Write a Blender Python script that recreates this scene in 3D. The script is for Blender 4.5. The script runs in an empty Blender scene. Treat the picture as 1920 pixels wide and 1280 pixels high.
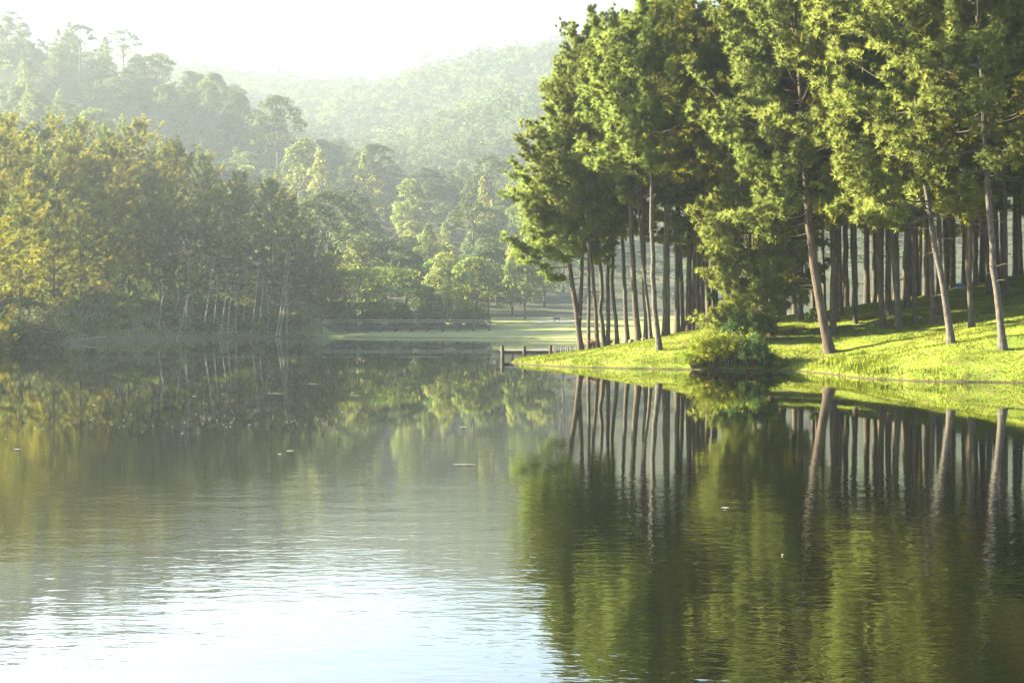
import bpy, math, random
import numpy as np

S = bpy.context.scene
COL = S.collection
RNG = np.random.default_rng(7)
random.seed(7)
F, CX, HY, CAMZ = 2667.0, 960.0, 605.0, 2.7     # focal length, centre and horizon in photograph pixels; eye height in metres

# ------------------------------------------------------------------ settings
SUN_EL, SUN_AZ = math.radians(23), math.radians(74)      # azimuth is measured to the left of the view direction
SUN_STRENGTH, SKY_STRENGTH, EXPOSURE = 5.0, 0.05, 3.85
HAZE_DENSITY, HAZE_G = 0.00038, 0.38


def at(px, py, Y):
    return ((px - CX) * Y / F, Y, CAMZ - (py - HY) * Y / F)


# ------------------------------------------------------------------ object helpers
def link(name, data, parent=None, loc=None):
    o = bpy.data.objects.new(name, data)
    COL.objects.link(o)
    if parent is not None:
        o.parent = parent
    if loc is not None:
        o.location = loc
    return o


def tag(o, label=None, cat=None, group=None, kind=None):
    if label: o['label'] = label
    if cat: o['category'] = cat
    if group: o['group'] = group
    if kind: o['kind'] = kind
    return o


class MB:
    """Collects triangles with material slots and writes them as one mesh."""
    def __init__(self):
        self.v, self.f, self.m, self.w, self.n, self.lit = [], [], [], [], 0, False

    def add(self, v, f, mat=0, nrm=None):
        v = np.asarray(v, float).reshape(-1, 3); f = np.asarray(f, int).reshape(-1, 3)
        self.v.append(v); self.f.append(f + self.n); self.m.append(np.full(len(f), mat, int)); self.n += len(v)
        self.w.append(np.zeros(v.shape) if nrm is None else np.asarray(nrm, float).reshape(-1, 3)); self.lit |= nrm is not None

    def tube(self, pts, rad, sides=6, mat=0, cap=True):
        P = np.asarray(pts, float); R = np.broadcast_to(np.asarray(rad, float), (len(P),))
        T = np.gradient(P, axis=0); T /= np.linalg.norm(T, axis=1)[:, None] + 1e-9
        ref = np.array([1.0, 0, 0]) if abs(T[0, 0]) < .8 else np.array([0, 1.0, 0])
        A = np.cross(T, ref); A /= np.linalg.norm(A, axis=1)[:, None] + 1e-9
        B = np.cross(T, A)
        a = np.arange(sides) * 2 * math.pi / sides
        V = P[:, None] + R[:, None, None] * (np.cos(a)[None, :, None] * A[:, None] + np.sin(a)[None, :, None] * B[:, None])
        n = len(P); i, j = np.meshgrid(np.arange(n - 1), np.arange(sides), indexing='ij')
        p00 = (i * sides + j).ravel(); p01 = (i * sides + (j + 1) % sides).ravel(); p10 = p00 + sides; p11 = p01 + sides
        Fc = np.concatenate([np.stack([p00, p10, p11], 1), np.stack([p00, p11, p01], 1)])
        V = V.reshape(-1, 3)
        if cap:
            k = len(V); V = np.concatenate([V, P[-1:], P[:1]]); q = np.arange(sides)
            Fc = np.concatenate([Fc, np.stack([(n - 1) * sides + (q + 1) % sides, (n - 1) * sides + q, np.full(sides, k)][::-1], 1),
                                 np.stack([q, (q + 1) % sides, np.full(sides, k + 1)][::-1], 1)])
        self.add(V, Fc, mat)

    def box(self, c, s, rz=0.0, mat=0):
        x, y, z = np.array(s) / 2.0
        V = np.array([[a, b, d] for a in (-x, x) for b in (-y, y) for d in (-z, z)])
        ca, sa = math.cos(rz), math.sin(rz)
        V = np.stack([V[:, 0] * ca - V[:, 1] * sa, V[:, 0] * sa + V[:, 1] * ca, V[:, 2]], 1) + np.array(c)
        Q = [(0, 1, 3, 2), (4, 6, 7, 5), (0, 4, 5, 1), (2, 3, 7, 6), (0, 2, 6, 4), (1, 5, 7, 3)]
        self.add(V, [t for q in Q for t in ((q[0], q[1], q[2]), (q[0], q[2], q[3]))], mat)

    def mesh(self, name, mats, smooth=False):
        V = np.concatenate(self.v); Fc = np.concatenate(self.f); M = np.concatenate(self.m)
        me = bpy.data.meshes.new(name)
        me.vertices.add(len(V)); me.vertices.foreach_set('co', V.ravel())
        me.loops.add(len(Fc) * 3); me.loops.foreach_set('vertex_index', Fc.ravel().astype(np.int32))
        me.polygons.add(len(Fc)); me.polygons.foreach_set('loop_start', (np.arange(len(Fc)) * 3).astype(np.int32))
        me.polygons.foreach_set('loop_total', np.full(len(Fc), 3, np.int32))
        for m in (mats if isinstance(mats, (list, tuple)) else [mats]):
            me.materials.append(m)
        me.polygons.foreach_set('material_index', M.astype(np.int32))
        me.polygons.foreach_set('use_smooth', np.full(len(Fc), bool(smooth)))
        if self.lit:                                                 # leaves carry the outward direction of their clump as shading normal
            at_ = me.attributes.new('leaf_normal', 'FLOAT_VECTOR', 'POINT'); at_.data.foreach_set('vector', np.concatenate(self.w).astype(np.float32).ravel())
        me.update(calc_edges=True)
        return me


def unit(a):
    return a / (np.linalg.norm(a, axis=-1, keepdims=True) + 1e-9)


# ------------------------------------------------------------------ materials
def new_mat(name):
    m = bpy.data.materials.new(name); m.use_nodes = True
    nt = m.node_tree; nt.nodes.clear()
    return m, nt, nt.nodes.new, nt.links.new


def leaf_mat(name, col, trans, mix=.45, hue=.03, val=.35, clump=1.2, rough=.7, spec=.04, tree=.2):
    """Leaf: diffuse and a little gloss, with light let through; colour drifts from tree to tree and clump to clump."""
    m, nt, N, L = new_mat(name)
    out = N('ShaderNodeOutputMaterial'); mx = N('ShaderNodeMixShader'); pr = N('ShaderNodeBsdfPrincipled'); tr = N('ShaderNodeBsdfTranslucent')
    oi = N('ShaderNodeObjectInfo'); tc = N('ShaderNodeTexCoord'); nz = N('ShaderNodeTexNoise'); nz.inputs['Scale'].default_value = clump; nz.inputs['Detail'].default_value = 3
    L(tc.outputs['Object'], nz.inputs['Vector'])
    def vary(c):
        h = N('ShaderNodeHueSaturation'); h.inputs['Color'].default_value = (*c, 1)
        a = N('ShaderNodeMapRange'); a.inputs[3].default_value = .5 - hue; a.inputs[4].default_value = .5 + hue
        L(oi.outputs['Random'], a.inputs[0]); L(a.outputs[0], h.inputs['Hue'])
        b = N('ShaderNodeMapRange'); b.inputs[1].default_value = .3; b.inputs[2].default_value = .7; b.inputs[3].default_value = 1 - val; b.inputs[4].default_value = 1 + val
        L(nz.outputs['Fac'], b.inputs[0])
        fm_ = N('ShaderNodeMath'); fm_.operation = 'MULTIPLY'; fm_.inputs[1].default_value = 7.31; fr_ = N('ShaderNodeMath'); fr_.operation = 'FRACT'
        vr = N('ShaderNodeMapRange'); vr.inputs[3].default_value = 1 - tree; vr.inputs[4].default_value = 1 + tree; pm = N('ShaderNodeMath'); pm.operation = 'MULTIPLY'
        L(oi.outputs['Random'], fm_.inputs[0]); L(fm_.outputs[0], fr_.inputs[0]); L(fr_.outputs[0], vr.inputs[0]); L(vr.outputs[0], pm.inputs[0]); L(b.outputs[0], pm.inputs[1])
        L(pm.outputs[0], h.inputs['Value'])
        return h.outputs['Color']
    L(vary(col), pr.inputs['Base Color']); L(vary(trans), tr.inputs['Color'])
    pr.inputs['Roughness'].default_value = rough; pr.inputs['Specular IOR Level'].default_value = spec
    an = N('ShaderNodeAttribute'); an.attribute_name = 'leaf_normal'; vt = N('ShaderNodeVectorTransform'); vt.vector_type = 'NORMAL'; vt.convert_from = 'OBJECT'; vt.convert_to = 'WORLD'
    L(an.outputs['Vector'], vt.inputs[0]); L(vt.outputs[0], pr.inputs['Normal']); L(vt.outputs[0], tr.inputs['Normal'])
    mx.inputs[0].default_value = mix
    L(pr.outputs[0], mx.inputs[1]); L(tr.outputs[0], mx.inputs[2]); L(mx.outputs[0], out.inputs['Surface'])
    return m


def rough_mat(name, c1, c2, scale=6.0, stretch=(1, 1, 1), bump=.5, dist=.02, rough=.85, detail=5):
    """Two-tone weathered surface (bark, wood, soil) with bump."""
    m, nt, N, L = new_mat(name)
    out = N('ShaderNodeOutputMaterial'); pr = N('ShaderNodeBsdfPrincipled'); tc = N('ShaderNodeTexCoord'); mp = N('ShaderNodeMapping')
    nz = N('ShaderNodeTexNoise'); cr = N('ShaderNodeValToRGB'); bp = N('ShaderNodeBump')
    mp.inputs['Scale'].default_value = stretch; nz.inputs['Scale'].default_value = scale; nz.inputs['Detail'].default_value = detail; nz.inputs['Roughness'].default_value = .65
    cr.color_ramp.elements[0].position = .35; cr.color_ramp.elements[1].position = .65
    cr.color_ramp.elements[0].color = (*c1, 1); cr.color_ramp.elements[1].color = (*c2, 1)
    L(tc.outputs['Object'], mp.inputs['Vector']); L(mp.outputs[0], nz.inputs['Vector']); L(nz.outputs['Fac'], cr.inputs[0])
    L(cr.outputs[0], pr.inputs['Base Color']); L(nz.outputs['Fac'], bp.inputs['Height']); L(bp.outputs[0], pr.inputs['Normal'])
    bp.inputs['Strength'].default_value = bump; bp.inputs['Distance'].default_value = dist
    pr.inputs['Roughness'].default_value = rough; pr.inputs['Specular IOR Level'].default_value = .2
    L(pr.outputs[0], out.inputs['Surface'])
    return m


M = {}
M['bark'] = rough_mat('pine_bark', (.018, .015, .012), (.062, .048, .038), 7, (1, 1, .22), .9, .03)
M['bark_grey'] = rough_mat('grey_pine_bark', (.022, .02, .018), (.072, .065, .058), 6, (1, 1, .5), .8, .03)
M['bark_pale'] = rough_mat('pale_bark', (.16, .145, .12), (.34, .31, .26), 4, (1, 1, .3), .4, .02)
M['needle'] = leaf_mat('pine_needles', (.15, .2, .048), (.46, .46, .05), .3, .012, .3, .9)
M['needle_gold'] = leaf_mat('sunlit_pine_needles', (.14, .175, .038), (.44, .44, .055), .36, .01, .3, .9)  # yellow of the sunlight put into the needle colour
M['needle_far'] = leaf_mat('bank_pine_needles', (.105, .155, .04), (.42, .4, .05), .38, .015, .35, .5)
M['leaf_dark'] = leaf_mat('dark_leaves', (.05, .075, .032), (.13, .16, .045), .35, .02, .35, .35)
M['leaf_mid'] = leaf_mat('green_leaves', (.08, .13, .03), (.32, .37, .05), .4, .025, .35, .35)
M['leaf_yellow'] = leaf_mat('yellow_green_leaves', (.15, .18, .05), (.4, .42, .09), .45, .02, .3, .35)
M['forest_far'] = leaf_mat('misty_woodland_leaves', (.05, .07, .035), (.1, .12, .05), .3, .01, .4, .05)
M['shrub_lit'] = leaf_mat('sunlit_shrub_leaves', (.14, .19, .025), (.55, .6, .06), .6, .012, .35, 2.5)  # sunlit copy of the bush leaves, the light put into the colour
M['shrub_dark'] = leaf_mat('dark_shaded_shrub_leaves', (.045, .09, .025), (.13, .21, .04), .4, .012, .35, 2.5)  # darker copy with bush shade in its colour; dark sapling and climber share it
M['vine'] = leaf_mat('grey_green_vine_leaves', (.1, .12, .06), (.12, .13, .05), .3, .01, .3, 1.5)
M['pink'] = leaf_mat('pink_blossom', (.42, .24, .2), (.4, .25, .2), .35, .01, .25, 3)
M['grass_blade'] = leaf_mat('grass_blades', (.09, .135, .016), (.3, .35, .03), .5, .0, .45, .55, tree=0)
M['wood'] = rough_mat('weathered_wood', (.05, .045, .04), (.17, .15, .12), 9, (1, 1, 1), .6, .02)
M['wood_dark'] = rough_mat('dark_bridge_timber', (.025, .024, .024), (.07, .065, .06), 5, (1, 1, 1), .5, .02)
M['wood_highlight'] = rough_mat('highlight_plank', (.3, .27, .22), (.5, .46, .38), 8, (.3, 2, 2), .4, .01)  # highlight on bridge rails and jetty planks put into a pale colour
M['stone'] = rough_mat('brown_stone', (.14, .09, .07), (.3, .2, .16), 5, (1, 1, 1), .8, .05)
M['soil'] = rough_mat('lake_bed', (.05, .045, .03), (.09, .08, .05), .6, (1, 1, 1), .3, .05)
M['hill'] = rough_mat('forest_floor', (.015, .02, .01), (.03, .036, .014), .15, (1, 1, 1), .4, .3)
M['bankside'] = rough_mat('bank_undergrowth_soil', (.035, .035, .015), (.08, .075, .028), .5, (1, 1, 1), .8, .3)
M['speck'] = rough_mat('glint_pale_floating', (.22, .21, .18), (.4, .38, .34), 4, (1, 1, 1), .1, .005, .4)  # sun glint on the floating bits put into a pale colour
M['blue'] = rough_mat('blue_tarpaulin', (.02, .12, .5), (.05, .22, .7), 6, (1, 1, 1), .4, .03, .35)
M['sand'] = rough_mat('pale_dirt', (.2, .18, .13), (.28, .25, .19), 1.5, (1, 1, 1), .3, .05)


def grass_ground(name, ca, cb, cc, litter=(.11, .075, .04)):
    m, nt, N, L = new_mat(name)
    out = N('ShaderNodeOutputMaterial'); pr = N('ShaderNodeBsdfPrincipled'); tc = N('ShaderNodeTexCoord')
    n1 = N('ShaderNodeTexNoise'); n1.inputs['Scale'].default_value = .35; n1.inputs['Detail'].default_value = 4
    n2 = N('ShaderNodeTexNoise'); n2.inputs['Scale'].default_value = 4.5; n2.inputs['Detail'].default_value = 6
    r1 = N('ShaderNodeValToRGB'); r1.color_ramp.elements[0].position = .38; r1.color_ramp.elements[1].position = .62
    r1.color_ramp.elements[0].color = (*ca, 1); r1.color_ramp.elements[1].color = (*cb, 1)
    mx = N('ShaderNodeMix'); mx.data_type = 'RGBA'; mx.inputs['B'].default_value = (*cc, 1)
    mr = N('ShaderNodeMapRange'); mr.inputs[1].default_value = .52; mr.inputs[2].default_value = .72; mr.inputs[4].default_value = .75
    bp = N('ShaderNodeBump'); bp.inputs['Strength'].default_value = .8; bp.inputs['Distance'].default_value = .07
    for n in (n1, n2): L(tc.outputs['Object'], n.inputs['Vector'])
    L(n1.outputs['Fac'], r1.inputs[0]); L(n2.outputs['Fac'], mr.inputs[0]); L(mr.outputs[0], mx.inputs['Factor']); L(r1.outputs[0], mx.inputs['A'])
    sp = N('ShaderNodeSeparateXYZ'); L(tc.outputs['Object'], sp.inputs[0]); wet = N('ShaderNodeMapRange'); wet.inputs[1].default_value = .02; wet.inputs[2].default_value = .13; wet.inputs[3].default_value = 1; wet.inputs[4].default_value = 0
    L(sp.outputs[2], wet.inputs[0]); m2 = N('ShaderNodeMix'); m2.data_type = 'RGBA'; m2.inputs['B'].default_value = (.035, .03, .018, 1); L(wet.outputs[0], m2.inputs['Factor'])
    n3 = N('ShaderNodeTexNoise'); n3.inputs['Scale'].default_value = .8; n3.inputs['Detail'].default_value = 6; L(tc.outputs['Object'], n3.inputs['Vector'])
    lt = N('ShaderNodeMapRange'); lt.inputs[1].default_value = .54; lt.inputs[2].default_value = .64; lt.inputs[4].default_value = .5; L(n3.outputs['Fac'], lt.inputs[0])
    m3 = N('ShaderNodeMix'); m3.data_type = 'RGBA'; m3.inputs['B'].default_value = (*litter, 1); L(lt.outputs[0], m3.inputs['Factor']); L(mx.outputs['Result'], m3.inputs['A']); L(m3.outputs['Result'], m2.inputs['A'])
    L(m2.outputs['Result'], pr.inputs['Base Color']); L(n2.outputs['Fac'], bp.inputs['Height']); L(bp.outputs[0], pr.inputs['Normal'])
    pr.inputs['Roughness'].default_value = .9; pr.inputs['Specular IOR Level'].default_value = .1
    L(pr.outputs[0], out.inputs['Surface'])
    return m


M['lawn'] = grass_ground('lawn', (.09, .13, .016), (.125, .155, .02), (.08, .09, .02))
M['meadow'] = grass_ground('meadow', (.11, .135, .045), (.15, .165, .06), (.1, .1, .05), (.13, .14, .06))


def water_mat():
    m, nt, N, L = new_mat('lake_water')
    out = N('ShaderNodeOutputMaterial'); pr = N('ShaderNodeBsdfPrincipled'); tc = N('ShaderNodeTexCoord')
    sep = N('ShaderNodeSeparateXYZ'); L(tc.outputs['Object'], sep.inputs[0])
    def math_(op, a, b=None, c=None):
        n = N('ShaderNodeMath'); n.operation = op
        for i, v in enumerate((a, b, c)):
            if v is None: continue
            if isinstance(v, (int, float)): n.inputs[i].default_value = v
            else: L(v, n.inputs[i])
        return n.outputs[0]
    def ramp(v, a, b, c, d):
        n = N('ShaderNodeMapRange'); n.interpolation_type = 'SMOOTHSTEP'
        L(v, n.inputs[0])
        for i, x in enumerate((a, b, c, d)): n.inputs[1 + i].default_value = x
        return n.outputs[0]
    def noise(scale, sx, sy, detail, rot=0.0):
        mp = N('ShaderNodeMapping'); mp.inputs['Scale'].default_value = (sx, sy, 1); mp.inputs['Rotation'].default_value = (0, 0, rot)
        n = N('ShaderNodeTexNoise'); n.inputs['Scale'].default_value = scale; n.inputs['Detail'].default_value = detail; n.inputs['Roughness'].default_value = .55
        L(tc.outputs['Object'], mp.inputs['Vector']); L(mp.outputs[0], n.inputs['Vector'])
        return n.outputs['Fac']
    X, Y = sep.outputs[0], sep.outputs[1]
    fine = noise(5.0, .7, 1.4, 2, .12); swell = noise(.8, .6, 1.2, 2, -.2)
    wave = math_('ADD', math_('MULTIPLY', fine, .3), math_('MULTIPLY', swell, .7))
    near = ramp(Y, 10, 42, 1.7, .07)                      # breeze in the open water, calm under the banks
    patch = ramp(noise(.05, .5, 1.6, 2), .38, .62, .45, 1.15)
    # a narrow wind line across the far basin, fading out beside the spit
    line = math_('ABSOLUTE', math_('SUBTRACT', math_('ADD', Y, math_('MULTIPLY', X, .02)), 112.0))
    line = math_('MULTIPLY', ramp(line, .5, 1.5, 1.0, 0.0), ramp(X, -48, -38, 0, 1))
    line = math_('MULTIPLY', line, ramp(X, -3, 1, 1, 0)); line = math_('MULTIPLY', line, ramp(noise(.3, 1, .2, 2), .35, .65, .1, .9))
    shore = math_('MULTIPLY', ramp(Y, 252, 258, 0, 1), 2.0)
    amp = math_('ADD', math_('MULTIPLY', near, patch), math_('ADD', math_('MULTIPLY', line, 1.4), 0.0))
    h = math_('MULTIPLY', wave, amp)
    bp = N('ShaderNodeBump'); bp.inputs['Strength'].default_value = 1.0; bp.inputs['Distance'].default_value = .0072
    L(h, bp.inputs['Height']); L(bp.outputs[0], pr.inputs['Normal'])
    pr.inputs['Base Color'].default_value = (.0022, .003, .0014, 1)
    gl = N('ShaderNodeBsdfGlossy'); gl.inputs['Color'].default_value = (.97, .97, .95, 1); lw = N('ShaderNodeLayerWeight'); mx = N('ShaderNodeMixShader')
    L(bp.outputs[0], gl.inputs['Normal']); L(bp.outputs[0], lw.inputs['Normal'])
    fr = N('ShaderNodeMapRange'); L(lw.outputs['Facing'], fr.inputs[0])
    for i, x in enumerate((.45, 1.0, .0, 1.0)): fr.inputs[1 + i].default_value = x
    refl = math_('ADD', math_('MULTIPLY', math_('POWER', fr.outputs[0], 1.4), .88), .05)
    pr.inputs['Specular IOR Level'].default_value = 0
    rg = math_('ADD', math_('MULTIPLY', line, .12), .015)
    L(rg, gl.inputs['Roughness']); L(refl, mx.inputs[0]); L(pr.outputs[0], mx.inputs[1]); L(gl.outputs[0], mx.inputs[2])
    L(mx.outputs[0], out.inputs['Surface'])
    return m


M['water'] = water_mat()

# ------------------------------------------------------------------ terrain functions
def poly_dist(poly, X, Y):
    """Signed distance to a polygon, positive inside."""
    P = np.asarray(poly, float); Q = np.roll(P, -1, 0)
    X = np.asarray(X, float); Y = np.asarray(Y, float)
    best = np.full(X.shape, 1e9); inside = np.zeros(X.shape, bool)
    for (x0, y0), (x1, y1) in zip(P, Q):
        dx, dy = x1 - x0, y1 - y0
        t = np.clip(((X - x0) * dx + (Y - y0) * dy) / (dx * dx + dy * dy + 1e-12), 0, 1)
        best = np.minimum(best, np.hypot(X - x0 - t * dx, Y - y0 - t * dy))
        c = ((y0 > Y) != (y1 > Y)) & (X < (x1 - x0) * (Y - y0) / (y1 - y0 + 1e-12) + x0)
        inside ^= c
    return np.where(inside, best, -best)


def lumps(X, Y, s=1.0):
    return (np.sin(X * .9 * s + 1.3 * np.sin(Y * .5 * s)) * np.sin(Y * 1.1 * s + .7) + .6 * np.sin(X * 2.3 * s + Y * 1.7 * s) * np.sin(Y * 2.9 * s - X * s)) / 1.6


SPIT = [(-.2, 96), (1.35, 90.5), (3.3, 86.8), (6, 84.6), (10.4, 82), (13.3, 81), (15.0, 80.6), (16.2, 79), (16.6, 74), (16.9, 69.5), (18.6, 66), (20.5, 64.6), (23, 63.9),
        (30, 62), (45, 58), (80, 50), (150, 40), (150, 190), (60, 168), (30, 150), (18, 135), (9.5, 121), (4.5, 111), (1.2, 103)]
def ragged(poly, seed=3):
    r = np.random.default_rng(seed); out = []
    for (x0, y0), (x1, y1) in zip(poly, poly[1:] + poly[:1]):
        n = max(1, int(math.hypot(x1 - x0, y1 - y0) / .7)) if y0 < 125 and x0 < 50 and x1 < 50 else 1
        for k in range(n):
            j = .16 if k else .05
            out.append((x0 + (x1 - x0) * k / n + r.normal(0, j), y0 + (y1 - y0) * k / n + r.normal(0, j)))
    return out


SPIT = ragged(SPIT)
ZC_X = [-1, 1.5, 5.1, 11.4, 15, 23.6, 29, 33, 37.8, 60, 150]
ZC_Z = [.25, .5, .95, 2.25, 2.9, 4.3, 5.1, 5.9, 6.7, 9.5, 14]


def spit_z(X, Y):
    X = np.asarray(X, float); Y = np.asarray(Y, float)
    d = poly_dist(SPIT, X, Y)
    zc = np.interp(X, ZC_X, ZC_Z); Ln = np.clip(4.0 + .45 * X, 4.5, 18)
    di = np.maximum(d, 0)
    z = zc * 1.08 * (1 - np.exp(-di / Ln)) + .22 * (1 - np.exp(-di / .5)) + .09 * lumps(X, Y) * np.clip(di / 2, 0, 1)
    return np.where(d > 0, z, np.maximum(d * .5, -1.2))


def spit_hit(px, py):
    Y = np.arange(60, 140, .05); X = (px - CX) * Y / F; zr = CAMZ - (py - HY) * Y / F
    zt = spit_z(X, Y); ok = (zt >= zr) & (zt > .05)
    i = int(np.argmax(ok)) if ok.any() else int(np.argmin(zr - zt + (zt < .05) * 9))
    return float(X[i]), float(Y[i]), float(zt[i])


LAND = [(-400, -20), (-150, 40), (-90, 70), (-62, 112), (-52.5, 144), (-55.5, 167), (-61, 206), (-57, 232), (-53, 256), (-44, 268), (-36, 266), (-20, 258), (-2, 250), (9, 236),
        (22, 226), (60, 216), (150, 205), (500, 190), (700, 2400), (-900, 2400)]
SL_U = np.array([-700, 0, 150, 300, 440, 560, 650, 750, 950, 1200, 1500, 2000, 2700.])
SL = {350: [395, 440, 490, 545, 570, 582, 588, 592, 594, 594, 590, 580, 570],
      450: [350, 420, 460, 500, 515, 520, 515, 515, 520, 530, 520, 480, 470],
      600: [150, 230, 290, 335, 385, 405, 415, 425, 425, 405, 380, 350, 340],
      800: [40, 92, 125, 172, 222, 305, 365, 395, 380, 330, 290, 250, 240],
      1100: [200, 250, 280, 300, 315, 325, 325, 300, 228, 205, 200, 200, 200],
      1600: [120, 130, 140, 152, 166, 182, 184, 172, 132, 118, 120, 130, 140],
      2200: [300, 300, 300, 300, 300, 300, 300, 300, 300, 300, 300, 300, 300]}
SL_Y = np.array(sorted(SL))


def near_z(X, Y):
    d = poly_dist(LAND, X, Y); di = np.maximum(d, 0)
    west = np.clip((-34 - X) / 14, 0, 1); west = west * west * (3 - 2 * west)
    zl = .5 * (1 - np.exp(-di / .8)) + 36 * (1 - np.exp(-di / 52)) + .35 * lumps(X, Y, .4) * np.clip(di / 4, 0, 1)
    zf = .3 * (1 - np.exp(-di / 1.0)) + .028 * di + .08 * lumps(X, Y, .3)
    z = zl * west + zf * (1 - west)
    return np.where(d > 0, z, np.maximum(d * .4, -1.4))


def land_z(X, Y):
    X = np.asarray(X, float); Y = np.asarray(Y, float)
    zn = near_z(X, np.minimum(Y, 305))
    u = CX + X / np.maximum(Y, 1) * F
    rows = np.stack([CAMZ + (HY - np.interp(u, SL_U, SL[y])) * y / F for y in SL_Y])
    zs = rows[0].copy()
    for k in range(len(SL_Y) - 1):
        t = np.clip((Y - SL_Y[k]) / (SL_Y[k + 1] - SL_Y[k]), 0, 1); t = t * t * (3 - 2 * t)
        zs = np.where(Y >= SL_Y[k], rows[k] * (1 - t) + rows[k + 1] * t, zs)
    t = np.clip((Y - 285) / 65, 0, 1); t = t * t * (3 - 2 * t)
    rough = lumps(X, Y, .035) * np.clip((Y - 330) / 300, 0, 1) * 5 + lumps(X, Y, .012) * np.clip((Y - 850) / 200, 0, 1) * 13
    return zn * (1 - t) + (zs + rough) * t


def grid_mesh(name, X, Y, Z, mat):
    n, m = X.shape
    mb = MB(); i, j = np.meshgrid(np.arange(n - 1), np.arange(m - 1), indexing='ij')
    a = (i * m + j).ravel(); b = a + 1; c = a + m; d = c + 1
    mb.add(np.stack([X.ravel(), Y.ravel(), Z.ravel()], 1), np.concatenate([np.stack([a, b, d], 1), np.stack([a, d, c], 1)]))
    me = mb.mesh(name, mat, True)
    if me.polygons[0].normal.z < 0: me.flip_normals()
    return me


# ------------------------------------------------------------------ setting
gx, gy = np.meshgrid(np.linspace(-1290, 1590, 40), np.linspace(-140, 2440, 40), indexing='ij')
tag(link('ground', grid_mesh('ground', gx, gy, np.full(gx.shape, -1.6), M['soil'])), 'dark bed under the lake', kind='structure')
gx, gy = np.meshgrid(np.linspace(-420, 420, 12), np.linspace(-120, 330, 12), indexing='ij')
lake = tag(link('lake', grid_mesh('lake', gx, gy, np.zeros(gx.shape), M['water'])), 'calm dark lake mirroring trees and sky', kind='structure')
gx, gy = np.meshgrid(np.arange(-3, 120, .45), np.arange(42, 172, .45), indexing='ij')
tag(link('grassy_bank', grid_mesh('grassy_bank', gx, gy, spit_z(gx, gy), M['lawn'])), 'grassy rise running out to a point in the lake', kind='structure')
gx, gy = np.meshgrid(np.arange(-62, 160, 1.5), np.arange(195, 352, 1.2), indexing='ij')
west = np.clip((-36 - gx) / 8, 0, 1)
keep = land_z(gx, gy) - .02 - np.where(gx < -38, 6, 0)
tag(link('meadow', grid_mesh('meadow', gx, gy, keep, M['meadow'])), 'flat green meadow on the far shore', kind='structure')
gx, gy = np.meshgrid(np.arange(-420, -34, 2.0), np.arange(20, 352, 1.6), indexing='ij')
tag(link('lakeside_slope', grid_mesh('lakeside_slope', gx, gy, land_z(gx, gy) - np.where(gx > -38, (gx + 38) * 1.5, 0), M['bankside'])), 'steep wooded lakeside slope', kind='structure')
uu, yy = np.meshgrid(np.linspace(-900, 2900, 200), np.concatenate([np.arange(348, 900, 9.), np.arange(900, 2210, 22.)]), indexing='ij')
xx = (uu - CX) * yy / F
tag(link('hills', grid_mesh('hills', xx, yy, land_z(xx, yy) - .05, M['hill'])), 'forested hills rising behind the lake', kind='structure')

# ------------------------------------------------------------------ tree makers
UP = np.array([0, 0, 1.0])


def needles(mb, C, D, n, nl, nw, rng, mat, O, spread=.75, lift=.35):
    """n needle blades out of every tuft centre C, leaning along D."""
    C = np.repeat(C, n, 0); D = np.repeat(D, n, 0)
    d = unit(D * .7 + UP * lift + rng.normal(0, spread, C.shape))
    s = unit(np.cross(d, rng.normal(0, 1, C.shape))) * (nw / 2)
    ln = nl * rng.uniform(.65, 1.2, (len(C), 1))
    base = C + d * ln * .08
    V = np.stack([base - s, base + s, C + d * ln], 1).reshape(-1, 3)
    nr = unit(np.repeat(O, n, 0) + d * .55 + rng.normal(0, .12, C.shape))
    mb.add(V, np.arange(len(V)).reshape(-1, 3), mat, np.repeat(nr, 3, 0))


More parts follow.
